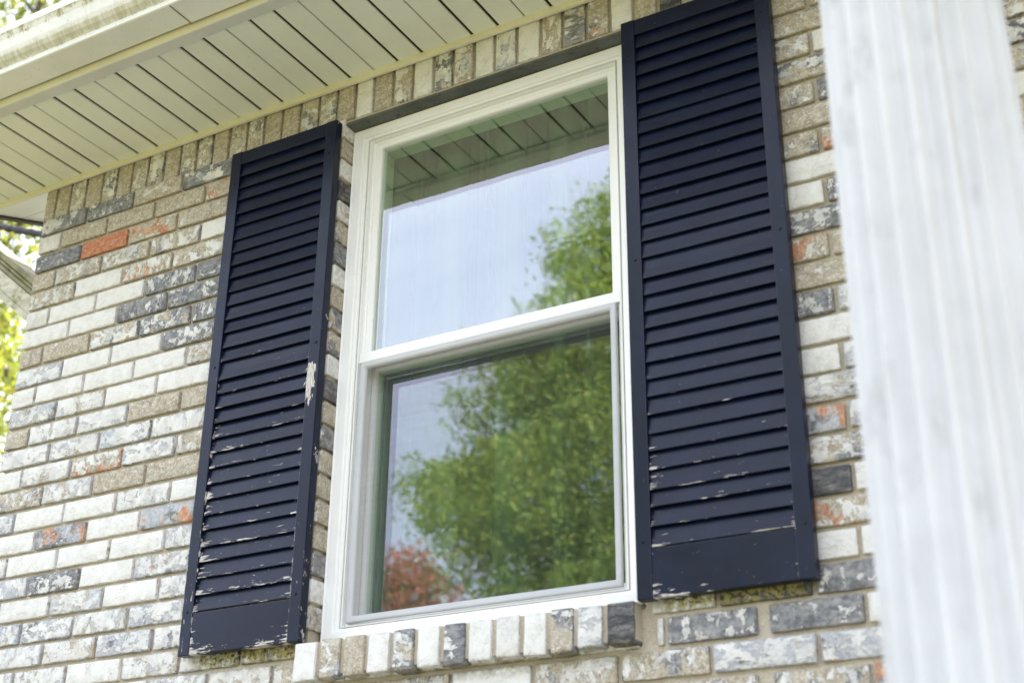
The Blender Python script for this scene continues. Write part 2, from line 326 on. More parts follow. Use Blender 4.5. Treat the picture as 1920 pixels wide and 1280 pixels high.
def gridbox(L, D, Hh, seed, cell=.015, rnd=.0026, amp=.0011, chip=.0):
    """irregular fired brick: centred on x,z; front at y=0, back at y=D"""
    nx, ny, nz = max(3, round(L/cell)), max(3, round(D/.02)), max(3, round(Hh/cell))
    key, v, f = {}, [], []
    def coord(i, n, l):                      # extra rings close to the edges
        if i == 0: return 0.
        if i == n: return l
        if i == 1: return rnd
        if i == n-1: return l-rnd
        return l*(i/n)
    def vert(i, j, k):
        if (i, j, k) in key: return key[(i, j, k)]
        x, y, z = coord(i, nx, L), coord(j, ny, D), coord(k, nz, Hh)
        e = [i in (0, nx), j in (0, ny), k in (0, nz)]
        if sum(e) >= 2:                      # round edges and corners
            r = rnd*.32*(1.5 if sum(e) == 3 else 1)
            if e[0]: x += r if i == 0 else -r
            if e[1]: y += r if j == 0 else -r
            if e[2]: z += r if k == 0 else -r
        P = Vector((x-L/2+seed*3.1, y, z-Hh/2))
        nv = mnoise.noise_vector(P*38)*amp + mnoise.noise_vector(P*110+Vector((9, 2, seed)))*amp*.7
        c_ = 0.
        if chip and sum(e) >= 2 and j == 0:
            c_ = max(0., mnoise.noise(P*26+Vector((4, 7, seed)))-.25)*chip
        x += nv.x; y += nv.y; z += nv.z
        if c_:
            y += c_*.8
            if e[0]: x += c_ if i == 0 else -c_
            if e[2]: z += c_ if k == 0 else -c_
        key[(i, j, k)] = len(v); v.append((x-L/2, y, z-Hh/2)); return key[(i, j, k)]
    for i in range(nx):
        for k in range(nz):
            f.append((vert(i, 0, k), vert(i+1, 0, k), vert(i+1, 0, k+1), vert(i, 0, k+1)))
            f.append((vert(i, ny, k), vert(i, ny, k+1), vert(i+1, ny, k+1), vert(i+1, ny, k)))
    for i in range(nx):
        for j in range(ny):
            f.append((vert(i, j, 0), vert(i, j+1, 0), vert(i+1, j+1, 0), vert(i+1, j, 0)))
            f.append((vert(i, j, nz), vert(i+1, j, nz), vert(i+1, j+1, nz), vert(i, j+1, nz)))
    for j in range(ny):
        for k in range(nz):
            f.append((vert(0, j, k), vert(0, j, k+1), vert(0, j+1, k+1), vert(0, j+1, k)))
            f.append((vert(nx, j, k), vert(nx, j+1, k), vert(nx, j+1, k+1), vert(nx, j, k+1)))
    return v, f
BR = {}
def brick_me(L, D, Hh, var):
    k = (round(L*50), round(D*100), round(Hh*200), var)
    if k not in BR:
        v, f = gridbox(L, D, Hh, var*1.37+L*9+Hh, chip=.006)
        me = bpy.data.meshes.new('brick'); me.from_pydata(v, [], f); me.update(); me.materials.append(M['brick'])
        me.polygons.foreach_set('use_smooth', [True]*len(me.polygons)); me.set_sharp_from_angle(angle=math.radians(38)); BR[k] = (me, L, Hh)
    return BR[k]
TYPE = {'W': (1.08, .30, -.2, .1), 'w': (.90, .35, .13, .1), 'M': (.47, .40, .0, .22), 'N': (.60, .34, .02, .60), 'B': (.54, .60, .12, .62), 'T': (.22, .10, .0, .08),
        'D': (.36, 1.0, -.1, .0), 'O': (.26, .80, .40, .50), 'R': (.12, .45, .80, .2), 'r': (.38, .20, .44, .1), 'P': (.52, .10, .40, .05), 'L': (.48, .75, -.1, .12), 'K': (.14, 1.2, -.1, .1), 'o': (.40, .35, .20, .2)}
rb = random.Random(11)
def put_brick(x0, x1, z0, z1, typ, parent, y=0., D=.09):
    L, Hh = x1-x0, z1-z0
    me, l0, h0 = brick_me(L, D, Hh, rb.randrange(4))
    o = bpy.data.objects.new('brick', me); link(o, parent)
    flip = rb.choice((1, -1)) if abs(D-.09) < .001 else 1
    o.location = ((x0+x1)/2, y+rb.uniform(-.0016, .0016), (z0+z1)/2+rb.uniform(-.0008, .0008))
    o.scale = (L/l0, 1, Hh/h0); o.rotation_euler = (rb.uniform(-.008, .008), rb.uniform(-.003, .003), rb.uniform(-.004, .004))
    c = TYPE[typ]
    o.color = (c[0]+rb.uniform(-.06, .06), c[1]+rb.uniform(-.08, .08), c[2]+rb.uniform(-.04, .04), min(1., max(0., c[3]+rb.uniform(-.12, .12))))
    return o
# ------------------------------------------------------------------ ground
g = from_data('ground', [(-400, -400, 0), (400, -400, 0), (400, 400, 0), (-400, 400, 0)], [(0, 1, 2, 3)], 'ground'); tag(g, kind='structure')
g = box('path', -2.5, 9, -2.9, -.12, 0, .06, 'concrete'); tag(g, kind='structure')
# ------------------------------------------------------------------ brick wall
XO0, XO1, ZH, ZS = 1.226, 2.112, ZO-.030, ZO-1.512        # window opening
wall = empty('brick_wall', (0, 0, 0))
tag(wall, 'flaking whitewashed brick house wall around the window', 'wall')
RM = .0105                                                # mortar is struck this far behind the brick faces
def slab(parts, name, mat, parent):
    v, f = [], []
    for p in parts: boxdata(*p, v, f)
    return from_data(name, v, f, mat, parent)
XR, XL, TOPW = 9.0, RM, ZO+.30
slab([(XL, XO0-RM, RM, .12, 0, TOPW), (XO1+RM, XR, RM, .12, 0, TOPW), (XO0-RM, XO1+RM, RM, .12, 0, ZS-.03), (XO0-RM, XO1+RM, RM, .12, ZH+.012, TOPW),
      (XL, .12, .12, 8.0, 0, TOPW)], 'mortar', 'mortar', wall)
def cz(c): return ZO-H*c, ZO-H*c+.0575
JX = .0105/2
# left of the window: measured bond; one letter per brick from the corner to the right
ROWS = {1: 'D D M L'.split(), 2: 'w T T T r'.split(), 3: 'D R r T'.split(), 4: 'T M M M W'.split(), 5: 'M W P M'.split(), 6: 'w W W L D'.split(), 7: 'W W D D'.split(), 8: 'T T M L D'.split(), 9: 'B W W L'.split(), 10: 'w W W W M'.split(), 11: 'B N W W'.split(), 12: 'T N N T T'.split(), 13: 'N N B N'.split(), 14: 'W N P B M'.split(), 15: 'M N T T'.split(), 16: 'B W W N W'.split(), 17: 'W O W O'.split(), 18: 'N W W W B'.split(), 19: 'B L W B'.split(), 20: 'w w N W N'.split(), 21: 'B B N B'.split(), 22: 'N N N B B'.split(), 23: 'N N W N'.split(), 24: 'N N B W N'.split(), 25: 'N B N N'.split(), 26: 'W N B N N'.split(), 27: 'N N N B'.split()}
nb = 0
for c in range(1, 28):
    z0, z1 = cz(c); row = ROWS[c]
    j = [0] + [(.099 if c % 2 == 0 else .2005)+.203*k for k in range(6)]
    for k, ty in enumerate(row):
        a, b = j[k], j[k+1]
        put_brick(a+(JX if k else 0.), b-JX, z0, z1, ty, wall); nb += 1
# jamb bricks whose ends show in the reveal
jt = 'MTMKMDKWLTTMWwTWMLWrMW'
for c in range(1, 23):
    z0, z1 = cz(c); L = .194 if c % 2 else .092
    put_brick(XO0-L, XO0, z0, z1, jt[(c*7) % 22], wall, 0., .09); nb += 1
# right of the window
RR = {1: 'TM', 2: 'TT', 3: 'oT', 4: 'MW', 5: 'MT', 6: 'oD', 7: 'TM', 8: 'MP', 9: 'WM', 10: 'WD', 11: 'LT', 12: 'PT', 13: 'TM', 14: 'LB', 15: 'WW', 16: 'WB', 17: 'BM', 18: 'OB', 19: 'MM',
      20: 'KW', 21: 'PP', 22: 'WW', 23: 'DM', 24: 'DW', 25: 'BM', 26: 'MO', 27: 'BM'}
FAR = {2: 'T', 3: 'T', 4: 'w', 5: 'T', 6: 'L', 7: 'T', 8: 'W', 9: 'M', 10: 'D', 11: 'M'}
for c in range(1, 28):
    z0, z1 = cz(c)
    e = 2.598 if c % 2 == 0 else 2.4965+.203
    a = e-.203
    put_brick(a+JX, e-JX, z0, z1, RR[c][0], wall); put_brick(e+JX, e+.203-JX, z0, z1, RR[c][1], wall); nb += 2
    if c in FAR:
        f0 = e+.203; put_brick(f0+JX, f0+.203-JX, z0, z1, 'M', wall); put_brick(f0+.203+JX, f0+.406-JX, z0, z1, FAR[c], wall); nb += 2
# below the sill
LOW = {23: [(.8095, 1.0125, 'N'), (1.0125, 1.213, 'M'), (2.135, 2.289, 'W'), (2.289, 2.4965, 'K')], 24: [(.911, 1.12, 'N'), (1.12, 1.31, 'M'), (1.31, 1.51, 'W'), (1.51, 1.715, 'M'), (1.715, 1.92, 'M'), (1.92, 2.112, 'W'), (2.145, 2.169, 'w'), (2.169, 2.377, 'L')], 25: [(.8095, 1.015, 'M'), (1.015, 1.22, 'W'), (1.22, 1.435, 'M'), (1.435, 1.64, 'M'), (1.64, 1.85, 'W'), (1.85, 2.06, 'M'), (2.06, 2.269, 'M'), (2.269, 2.4965, 'B')],
       26: [(.911, 1.12, 'N'), (1.12, 1.33, 'M'), (1.33, 1.53, 'L'), (1.53, 1.735, 'W'), (1.735, 1.95, 'M'), (1.95, 2.165, 'M'), (2.165, 2.371, 'M')], 27: [(.8095, 1.015, 'N'), (1.015, 1.22, 'M'), (1.22, 1.43, 'M'), (1.43, 1.63, 'W'), (1.63, 1.84, 'M'), (1.84, 2.05, 'B'), (2.05, 2.26, 'M'), (2.26, 2.4965, 'M')]}
for c, lst in LOW.items():
    z0, z1 = cz(c)
    for a, b, ty in lst: put_brick(a+JX, b-JX, z0, z1, ty, wall); nb += 1
# soldier course under the soffit
SJ = [0.0-.006, .046, .111, .182, .255, .318, .384, .453, .521, .588, .654, .719, .785, .855, .921, .988, 1.056, 1.125, 1.192, 1.258, 1.322, 1.389, 1.457, 1.525, 1.591, 1.659, 1.724, 1.795, 1.868, 1.936, 2.007, 2.075, 2.143]
while SJ[-1] < 2.65: SJ.append(SJ[-1]+.0685)
stp = 'T T M T M T M M T M M T M M T T M M T W T M W L M W B W M L o W T K T M T M T M T M'.split()
for k in range(len(SJ)-1):
    put_brick(SJ[k]+JX, SJ[k+1]-JX, ZO-.0145-(.0035 if 1.2 < SJ[k] < 2.1 else 0), ZO+.178, stp[k % len(stp)], wall); nb += 1
# everything of the wall that the picture hides or crops: one joined part
v, f = [], []
for c in range(-2, 57):
    z0, z1 = cz(c)
    if z0 < .02: break
    for k in range(-1, 46):
        x = (.099 if c % 2 == 0 else .2005)+.203*k; a, b = max(x-.203+JX, 0), min(x-JX, XR)
        if b-a < .02: continue
        if 1 <= c <= 27 or (c < 1 and a < 2.7): continue
        boxdata(a, b, 0, .09, z0, z1, v, f)
    if 1 <= c <= 27:                                        # carries on from the last single brick on the right
        xb = (2.598 if c % 2 == 0 else 2.4965+.203)+.203+(.406 if c in FAR else 0)
        while xb+.203 < XR: boxdata(xb+JX, xb+.203-JX, 0, .09, z0, z1, v, f); xb += .203
    for k in range(40):                                     # the gable side
        y = .09+.203*k+(.1015 if c % 2 else 0); boxdata(0, .09, y+JX*2, y+.203, z0, z1, v, f)
for c in range(1, 24):                                      # behind the shutters
    z0, z1 = cz(c); x = ((.099 if c % 2 == 0 else .2005)+.203*(4 if c % 2 == 0 else 3)+(.203 if c % 2 == 0 else .203))
    lo = (.099+.203*4) if c % 2 == 0 else (.2005+.203*3); hi = XO0-(.194 if c % 2 else .092)
    if c < 23 and hi-lo > .03: boxdata(lo+JX, hi-JX*2, 0, .09, z0, z1, v, f)
    e = (2.598 if c % 2 == 0 else 2.4965+.203)-.203
    if c < 23 and e-XO1 > .03: boxdata(XO1, e-JX, 0, .09, z0, z1, v, f)
o = from_data('brick_field', v, f, 'brick', wall); tag(o, kind='stuff'); o.color = (.6, .4, .02, 1)
# lintel
box('steel_lintel', XO0-.10, XO1+.10, .0055, .075, ZH, ZH+.007, 'lintel', wall)
box('mortar_bed', XO0-.002, XO1+.03, .0040, .02, ZH+.0072, ZH+.0125, 'mortar', wall, bevel=.003)
# sloping rowlock sill
sill = box('sill_mortar', 1.213, 2.112, -.0225, .07, ZO-1.612, ZO-1.532, 'mortar', wall, origin=(0, 0, 0)); sill.location = (0, 0, 0)
SL = [1.205, 1.283, 1.352, 1.422, 1.493, 1.56, 1.63, 1.698, 1.769, 1.839, 1.906, 1.972, 2.043, 2.118]
for k, ty in enumerate('WMTWLWDWwWMBK'):
    a, b = SL[k]+.0065, SL[k+1]-.0065
    o = put_brick(a, b, ZO-1.6225+rb.uniform(-.003, .003), ZO-1.530+rb.uniform(-.002, .002), ty, wall, -.031, .102); nb += 1
    o.parent = sill; o.rotation_euler.x = -.045
print('bricks', nb)
# ------------------------------------------------------------------ window
win = empty('window', (1.669, .06, ZS)); tag(win, 'white framed double-hung window with insect screen on its lower half', 'window')
def sweep(name, x0, x1, z0, z1, prof, ks, mat, parent):
    """mitred rectangular frame: prof = [(inset, y)], ks = inset factor for left, right, top, bottom; closed profile"""
    kl, kr, kt, kb = ks; v, f = [], []
    n = len(prof)
    for cx, cz_ in ((0, 0), (1, 0), (1, 1), (0, 1)):
        for i, y in prof:
            v.append(((x0+i*kl) if cx == 0 else (x1-i*kr), y, (z0+i*kb) if cz_ == 0 else (z1-i*kt)))
    for c in range(4):
        d = (c+1) % 4
        for i in range(n):
            j = (i+1) % n; f.append((c*n+i, c*n+j, d*n+j, d*n+i))
    o = from_data(name, v, f, mat, None)
    bm = bmesh.new(); bm.from_mesh(o.data); bmesh.ops.recalc_face_normals(bm, faces=bm.faces)
    bmesh.ops.bevel(bm, geom=[e for e in bm.edges if e.is_manifold and e.calc_face_angle(0) > .5], offset=.0012, segments=2, affect='EDGES', clamp_overlap=True)
    bm.to_mesh(o.data); bm.free()
    o.parent = parent; o.matrix_parent_inverse = parent.matrix_world.inverted(); o.location = Vector(parent.location)*0
    return o
bpy.context.view_layer.update()
def child(o, parent):
    o.parent = parent; bpy.context.view_layer.update(); o.matrix_parent_inverse = parent.matrix_world.inverted(); return o
KF = (1, 1, .78, .62)
fr = sweep('frame', XO0+.001, XO1-.001, ZS, ZH-.001, [(0, .052), (.004, .049), (.031, .049), (.034, .051), (.036, .0575), (.0455, .0575), (.0460, .0665), (.0490, .0665), (.0495, .0575), (.0535, .0575), (.055, .071), (.064, .071), (.066, .16), (.0, .16)], KF, 'vinyl', win)
# caulk bead between frame and brick
sweep('caulk', XO0-.003, XO1+.003, ZS-.006, ZH+.001, [(0, .054), (.004, .046), (.009, .0485), (.009, .06), (0, .06)], (1, 1, 1, 1), 'vinyl', win)
ZM = ZO-.738                                               # meeting rail
gx0, gx1 = XO0+.083, XO1-.083
us = sweep('upper_sash', XO0+.061, XO1-.061, ZM-.026, ZH-.046, [(0, .0735), (.019, .0735), (.022, .0765), (.022, .104), (0, .104)], (1, 1, .85, 1.36), 'vinyl', win)
p = box('pane', gx0-.004, gx1+.004, .0865, .1005, ZM+.001, ZH-.060, 'glass'); child(p, us)
mr = box('meeting_rail', XO0+.056, XO1-.056, .0605, .0725, ZM-.0335, ZM-.004, 'vinyl', bevel=.003); child(mr, win)
sf = sweep('screen_frame', XO0+.066, XO1-.066, ZS+.040, ZM-.0355, [(0, .0565), (.002, .055), (.012, .055), (.016, .0585), (.018, .0635), (.018, .066), (0, .066)], (1, 1, 1, 1), 'screen_frame', win)
sm = from_data('insect_screen', [(XO0+.082, .0645, ZS+.056), (XO1-.082, .0645, ZS+.056), (XO1-.082, .0645, ZM-.048), (XO0+.082, .0645, ZM-.048)], [(0, 1, 2, 3)], 'mesh'); child(sm, sf)
ls = sweep('lower_sash', XO0+.0667, XO1-.0667, ZS+.026, ZM+.004, [(0, .108), (.030, .108), (.034, .113), (.034, .148), (0, .148)], (.36, .36, 1.3, 1.1), 'vinyl', win)
p = box('pane', XO0+.074, XO1-.074, .1225, .1365, ZS+.055, ZM-.036, 'glass'); child(p, ls)
# ------------------------------------------------------------------ room and curtain behind the glass
rv, rf = [], []
for b in ((.121, 4.5, 3.6, 3.7, .5, ZO+.2), (.121, .2, .13, 3.6, .5, ZO+.2), (4.4, 4.5, .13, 3.6, .5, ZO+.2), (.2, 4.4, .2, 3.6, ZO+.15, ZO+.2), (.2, 4.4, .2, 3.6, .5, .6)): boxdata(*b, rv, rf)
o = from_data('room_shell', rv, rf, 'room'); tag(o, kind='structure')
v, f = [], []; NXC, NZC = 260, 8
for i in range(NXC+1):
    x = XO0-.05+(XO1-XO0+.10)*i/NXC; ph = x*58+1.6*math.sin(x*9)+.9*math.sin(x*23+1)
    for k in range(NZC+1):
        s_ = k/NZC; z = ZH+.06-(ZH-ZS+.14)*s_
        v.append((x+.006*math.sin(ph*.5+s_), .195+(.018+.008*s_)*math.sin(ph)*(1+.5*math.sin(x*7))+.009*math.sin(x*17+2), z))
for i in range(NXC):
    for k in range(NZC): a = i*(NZC+1)+k; f.append((a, a+1, a+NZC+2, a+NZC+1))
o = from_data('sheer_curtain', v, f, 'curtain', smooth=True); tag(o, 'sheer white curtain hanging in folds behind the window glass', 'curtain')
# ------------------------------------------------------------------ shutters
YF, YB = -.034, -.006
def slat_mesh(Lx, name='slat', tall=.0555):
    prof = [(-.0310, .0012), (-.0302, 0), (-.0276, 0), (-.0266, .0010), (-.0160, tall-.002), (-.0166, tall), (-.0190, tall), (-.0200, tall-.0015), (-.0258, .0245)]
    v, f = [], []; NS = 8; n = len(prof)
    for i in range(NS+1):
        x = -Lx/2+Lx*i/NS
        for y, z in prof: v.append((x, y+.0006*mnoise.noise(Vector((x*9, z*20, Lx))), z+.0009*mnoise.noise(Vector((x*7, 3, Lx)))))
    for i in range(NS):
        for k in range(n):
            l = (k+1) % n; f.append((i*n+k, i*n+l, (i+1)*n+l, (i+1)*n+k))
    f.append(tuple(range(n-1, -1, -1))); f.append(tuple(NS*n+k for k in range(n)))
    me = bpy.data.meshes.new(name); me.from_pydata(v, [], f); me.update(); me.materials.append(M['shutter'])
    bm = bmesh.new(); bm.from_mesh(me); bmesh.ops.recalc_face_normals(bm, faces=bm.faces); bm.to_mesh(me); bm.free(); return me
def shutter(x0, x1, ztop, zb, ztr, zbr, label, wearf, tilt, seed):
    rs = random.Random(seed); st = .037
    root = empty('window_shutter', ((x0+x1)/2, 0, zb)); tag(root, label, 'shutter', 'shutters beside the window')
    bpy.context.view_layer.update()
    def part(o, w, gx, gz): child(o, root); o.color = (w, gx, gz, 1); return o
    part(box('stile', x0, x0+st, YF, YB, zb, ztop, 'shutter', bevel=.0022), wearf(.2)*.85, 5, .7)
    part(box('stile', x1-st, x1, YF, YB, zb, ztop, 'shutter', bevel=.0022), wearf(.2)*.72, 5, .7)
    part(box('top_rail', x0+st, x1-st, YF+.0014, YB, ztr, ztop-.0012, 'shutter', bevel=.0015), wearf(1.)*.5, .7, 4)
    part(box('bottom_rail', x0+st, x1-st, YF+.0014, YB, zb+.0012, zbr, 'shutter', bevel=.0015), wearf(0.)*.9, .7, 4)
    me = slat_mesh(x1-x0-2*st-.0005); p = .04287; midz = ztr-15*p
    for k in range(30):
        z = ztr-p*(k+1) if k < 15 else midz-.056-p*(k-14)
        o = bpy.data.objects.new('slat', me); COL.objects.link(o)
        o.location = ((x0+x1)/2, 0, z+.002+rs.uniform(-.0020, .0020)); o.rotation_euler = (rs.uniform(-.05, .03), rs.uniform(-.0045, .0045), 0)
        if rs.random() < .12: o.rotation_euler.y += .006*rs.choice((-1, 1))
        part(o, min(1., wearf((29-k)/29.)*rs.uniform(.72, 1.05)), .55, 5)
    mm = slat_mesh(x1-x0-2*st-.0005, 'mid_slat', .066); o = bpy.data.objects.new('wide_slat', mm); COL.objects.link(o); o.location = ((x0+x1)/2, -.001, midz-.0545)
    part(o, wearf(.5)*.8, .55, 5)
    for sx in (x0+st*.5, x1-st*.5):
        for sz in (zb+.115, (zb+ztop)/2+.05, ztop-.10):
            bm = bmesh.new(); bmesh.ops.create_cone(bm, cap_ends=True, segments=14, radius1=.0042, radius2=.0030, depth=.003, matrix=Matrix.Rotation(math.radians(90), 4, 'X'))
            me_ = bpy.data.meshes.new('screw'); bm.to_mesh(me_); bm.free()
            part(mesh_obj('screw', me_, 'shutter', None, (sx+rs.uniform(-.003, .003), YF-.0008, sz+rs.uniform(-.01, .01))), .2, 1, 1)
    return root
shutter(.836, 1.222, ZO-.030, ZO-1.526, ZO-.074, ZO-1.418, 'navy louvered shutter with badly peeling paint, left of the window', lambda h: .30+.50*(1-h)**1.3 if h < .55 else .12, 0, 3)
shutter(2.122, 2.515, ZO-.034, ZO-1.534, ZO-.081, ZO-1.425, 'navy louvered shutter in smoother paint between window and white column', lambda h: .20+.46*(1-h)**3 if h < .45 else .07, 0, 5)
# ------------------------------------------------------------------ eave: soffit, fascia, gutter, rake, roof
XE0, XE1 = -.30, 9.3; ZF = ZO+.114
eave = empty('eave_soffit', (1.5, -.2, ZF)); tag(eave, 'cream vinyl soffit of grooved panels under the eave', 'soffit'); bpy.context.view_layer.update()
child(box('groove_shade_sheet', XE0, XE1, -.40, 0.005, ZF+.0064, ZF+.010, 'groove_shade'), eave)  # near-black sheet, its colour stands in for shade inside the panel grooves
k = -3; pm = {}
while -.003+.0832*k < 3.9:
    a, b = -.003+.0832*k, -.003+.0832*(k+1)
    ga = .0018 if k % 3 == 1 else .0048; gb = .0018 if (k+1) % 3 == 1 else .0048
    key = (ga, gb)
    if key not in pm:
        w = b-a; dp = .0060
        pr = [(ga, dp), (ga, .0025), (ga+.003, 0), (w-gb-.003, 0), (w-gb, .0025), (w-gb, dp)]
        v = [(x, y, z) for y in (-.386, .006) for x, z in pr]; n = len(pr)
        f = [(i, i+n, i+n+1, i+1) for i in range(n-1)] + [(n-1, n+n-1, n, 0)] + [tuple(range(n)), tuple(range(2*n-1, n-1, -1))]
        me = bpy.data.meshes.new('soffit_panel'); me.from_pydata(v, [], f); me.update(); me.materials.append(M['soffit']); pm[key] = me
        bm = bmesh.new(); bm.from_mesh(me); bmesh.ops.recalc_face_normals(bm, faces=bm.faces); bm.to_mesh(me); bm.free()
    o = bpy.data.objects.new('soffit_panel', pm[key]); COL.objects.link(o); o.location = (a, 0, ZF+random.uniform(-.0004, .0004)); o.rotation_euler = (random.uniform(-.002, .002), random.uniform(-.004, .004), 0)
    child(o, eave); k += 1
child(box('soffit_run', -.003+.0832*k+.005, XE1, -.386, .006, ZF, ZF+.012, 'soffit'), eave)
child(box('wall_trim', XE0, XE1, -.0155, -.0035, ZF-.018, ZF+.004, 'soffit_trim', bevel=.002), eave)
child(box('trim_flange', XE0, XE1, -.4152, -.379, ZF-.0088, ZF-.0058, 'flange', bevel=.001), eave)
fas = from_data('fascia', *(lambda pr: ([(x, y, z) for x in (XE0, XE1) for y, z in pr], [(i, (i+1) % 4, 4+(i+1) % 4, 4+i) for i in range(4)] + [(3, 2, 1, 0), (4, 5, 6, 7)]))([(-.389, ZF-.0055), (-.4155, ZF-.0055), (-.419, ZF+.17), (-.389, ZF+.17)]), 'soffit_trim'); child(fas, eave)
gut = empty('gutter', (1.5, -.5, ZO+.132)); tag(gut, 'white metal rain gutter with algae stains along the roof edge', 'gutter'); bpy.context.view_layer.update()
GP = [(-.4205, .262), (-.4205, .136), (-.424, .132), (-.509, .132), (-.5125, .1345), (-.514, .149), (-.520, .1535), (-.530, .160), (-.539, .171), (-.545, .185), (-.549, .200), (-.553, .214), (-.559, .226), (-.5635, .232), (-.5645, .254), (-.562, .257), (-.552, .257), (-.551, .254), (-.560, .235), (-.4225, .260)]
# open trough: outer skin, then the inner skin back again
inner = [(-.5595, .2335), (-.555, .227), (-.550, .215), (-.545, .200), (-.541, .186), (-.535, .173), (-.527, .163), (-.518, .1565), (-.5115, .151), (-.5100, .136), (-.508, .1345), (-.4235, .1345), (-.423, .262)]
GP = GP[:18]+inner
def gsec(x0, x1, grow):
    pr = [(y-(grow if y < -.45 else 0), z+ZO-(grow if z < .16 else 0)) for y, z in GP]; n = len(pr)
    v = [(x, y, z) for x in (x0, x1) for y, z in pr]; f = [(i, (i+1) % n, n+(i+1) % n, n+i) for i in range(n)]
    o = from_data('gutter_section', v, f, 'gutter'); bm = bmesh.new(); bm.from_mesh(o.data); bmesh.ops.recalc_face_normals(bm, faces=bm.faces); bm.to_mesh(o.data); bm.free()
    child(o, gut)
gsec(XE0-.02, 1.035, 0.); gsec(1.0, XE1, .0016)
child(box('sealant_bead', .9975, 1.0012, -.5105, -.4215, ZO+.1288, ZO+.1300, 'moss'), gut)
# rake soffit on the gable side, rising with the roof
SLP = math.tan(math.radians(19)); 
rake = empty('rake_soffit', (-.15, 0, ZF)); tag(rake, 'bright narrow soffit with dark brown edge beyond the wall corner', 'soffit'); bpy.context.view_layer.update()
for i in range(26):
    y0, y1 = .004+.14*i, .004+.14*(i+1)-.004
    o = from_data('soffit_panel', [(-.29, y0, ZF-.01+SLP*y0), (0., y0, ZF-.01+SLP*y0), (0., y1, ZF-.01+SLP*y1), (-.29, y1, ZF-.01+SLP*y1), (-.29, y0, ZF+SLP*y0), (0., y0, ZF+SLP*y0), (0., y1, ZF+SLP*y1), (-.29, y1, ZF+SLP*y1)],
                  [(0, 3, 2, 1), (4, 5, 6, 7), (0, 1, 5, 4), (1, 2, 6, 5), (2, 3, 7, 6), (3, 0, 4, 7)], 'vinyl'); child(o, rake)
o = from_data('rake_board', [(x, y, ZF-.019+SLP*y+dz) for y in (.002, 4.4) for x, dz in ((-.315, 0), (-.291, 0), (-.291, .15), (-.315, .15))], [(0, 1, 2, 3), (7, 6, 5, 4), (0, 4, 5, 1), (1, 5, 6, 2), (2, 6, 7, 3), (3, 7, 4, 0)], 'brown'); child(o, rake)
roof = empty('roof', (2.5, 4, ZO+.2)); tag(roof, 'low pitched grey shingle roof above the eave', 'roof'); bpy.context.view_layer.update()
RY = 4.4; rz = ZO+.262
o = from_data('roof_plane', [(x, y, rz+(y+.5)*SLP+d) for d in (0, .03) for x, y in ((XE0-.03, -.52), (XE1, -.52), (XE1, RY), (XE0-.03, RY))], [(3, 2, 1, 0), (4, 5, 6, 7), (0, 1, 5, 4), (1, 2, 6, 5), (2, 3, 7, 6), (3, 0, 4, 7)], 'shingle'); child(o, roof)
o = from_data('roof_plane', [(x, y, rz+((2*RY-y)+.5)*SLP+d) for d in (0, .03) for x, y in ((XE0-.03, RY), (XE1, RY), (XE1, 9.3), (XE0-.03, 9.3))], [(3, 2, 1, 0), (4, 5, 6, 7), (0, 1, 5, 4), (1, 2, 6, 5), (2, 3, 7, 6), (3, 0, 4, 7)], 'shingle'); child(o, roof)
o = box('unseen_porch_shade', 2.86, XE1, -2.3, -.57, ZO+.471, ZO+.60, 'vinyl'); child(o, roof)  # unseen porch slab, added to keep sky light off the column
o = box('wall_right', XR+.004, XR+.2, -.0, 8.2, 0, ZO+.3, 'room'); tag(o, kind='structure')
def gable(name, x0, x1, mat, parent=None):
    pts_ = [(0.0, TOPW), (RY, TOPW), (8.0, TOPW), (8.0, rz+(2*RY-8.0+.5)*SLP-.004), (RY, rz+(RY+.5)*SLP-.004), (0.0, rz+.5*SLP-.004)]
    n_ = len(pts_); v_ = [(x, y, z) for x in (x0, x1) for y, z in pts_]
    o_ = from_data(name, v_, [(k_, (k_+1) % n_, n_+(k_+1) % n_, n_+k_) for k_ in range(n_)]+[tuple(range(n_-1, -1, -1)), tuple(range(n_, 2*n_))], mat)
    if parent: child(o_, parent)
    return o_
gable('gable_panel', .004, .12, 'mortar', roof); gable('gable_panel', XR-.12, XR-.004, 'mortar', roof)
o = box('wall_back', 0, XR, 8.0, 8.2, 0, ZO+.3, 'room'); tag(o, kind='structure')
# ------------------------------------------------------------------ fluted column
cx, cy = 3.043, -1.105
colm = empty('porch_column', (cx, cy, .06)); tag(colm, 'white fluted porch column standing out of focus in front of the wall', 'column'); bpy.context.view_layer.update()
NF, SUB = 20, 12; v, f = [], []; n = NF*SUB
zs = [.32+(ZO+.28-.32)*i/40 for i in range(41)]
for z in zs:
    R = .1125-.0045*(z-(ZO-.2))
    for i in range(n):
        a = 2*math.pi*i/n; u_ = (i % SUB)/SUB
        dpt = 0 if (u_ < .15 or u_ > .99) else .0165*math.sin(math.pi*(u_-.1)/.9)
        rr = R-max(0, dpt); v.append((cx+rr*math.cos(a+.09), cy+rr*math.sin(a+.09), z))
for k in range(40):
    for i in range(n): j = (i+1) % n; f.append((k*n+i, k*n+j, (k+1)*n+j, (k+1)*n+i))
f.append(tuple(40*n+i for i in range(n)))
child(from_data('shaft', v, f, 'column'), colm)
def lathe(name, prof, mat, seg=48):
    v, f = [], []
    for r_, z in prof:
        for i in range(seg): v.append((cx+r_*math.cos(2*math.pi*i/seg), cy+r_*math.sin(2*math.pi*i/seg), z))
    for k in range(len(prof)-1):
        for i in range(seg): j = (i+1) % seg; f.append((k*seg+i, k*seg+j, (k+1)*seg+j, (k+1)*seg+i))
    f.append(tuple((len(prof)-1)*seg+i for i in range(seg))); f.append(tuple(range(seg-1, -1, -1)))
    return from_data(name, v, f, mat, smooth=False)
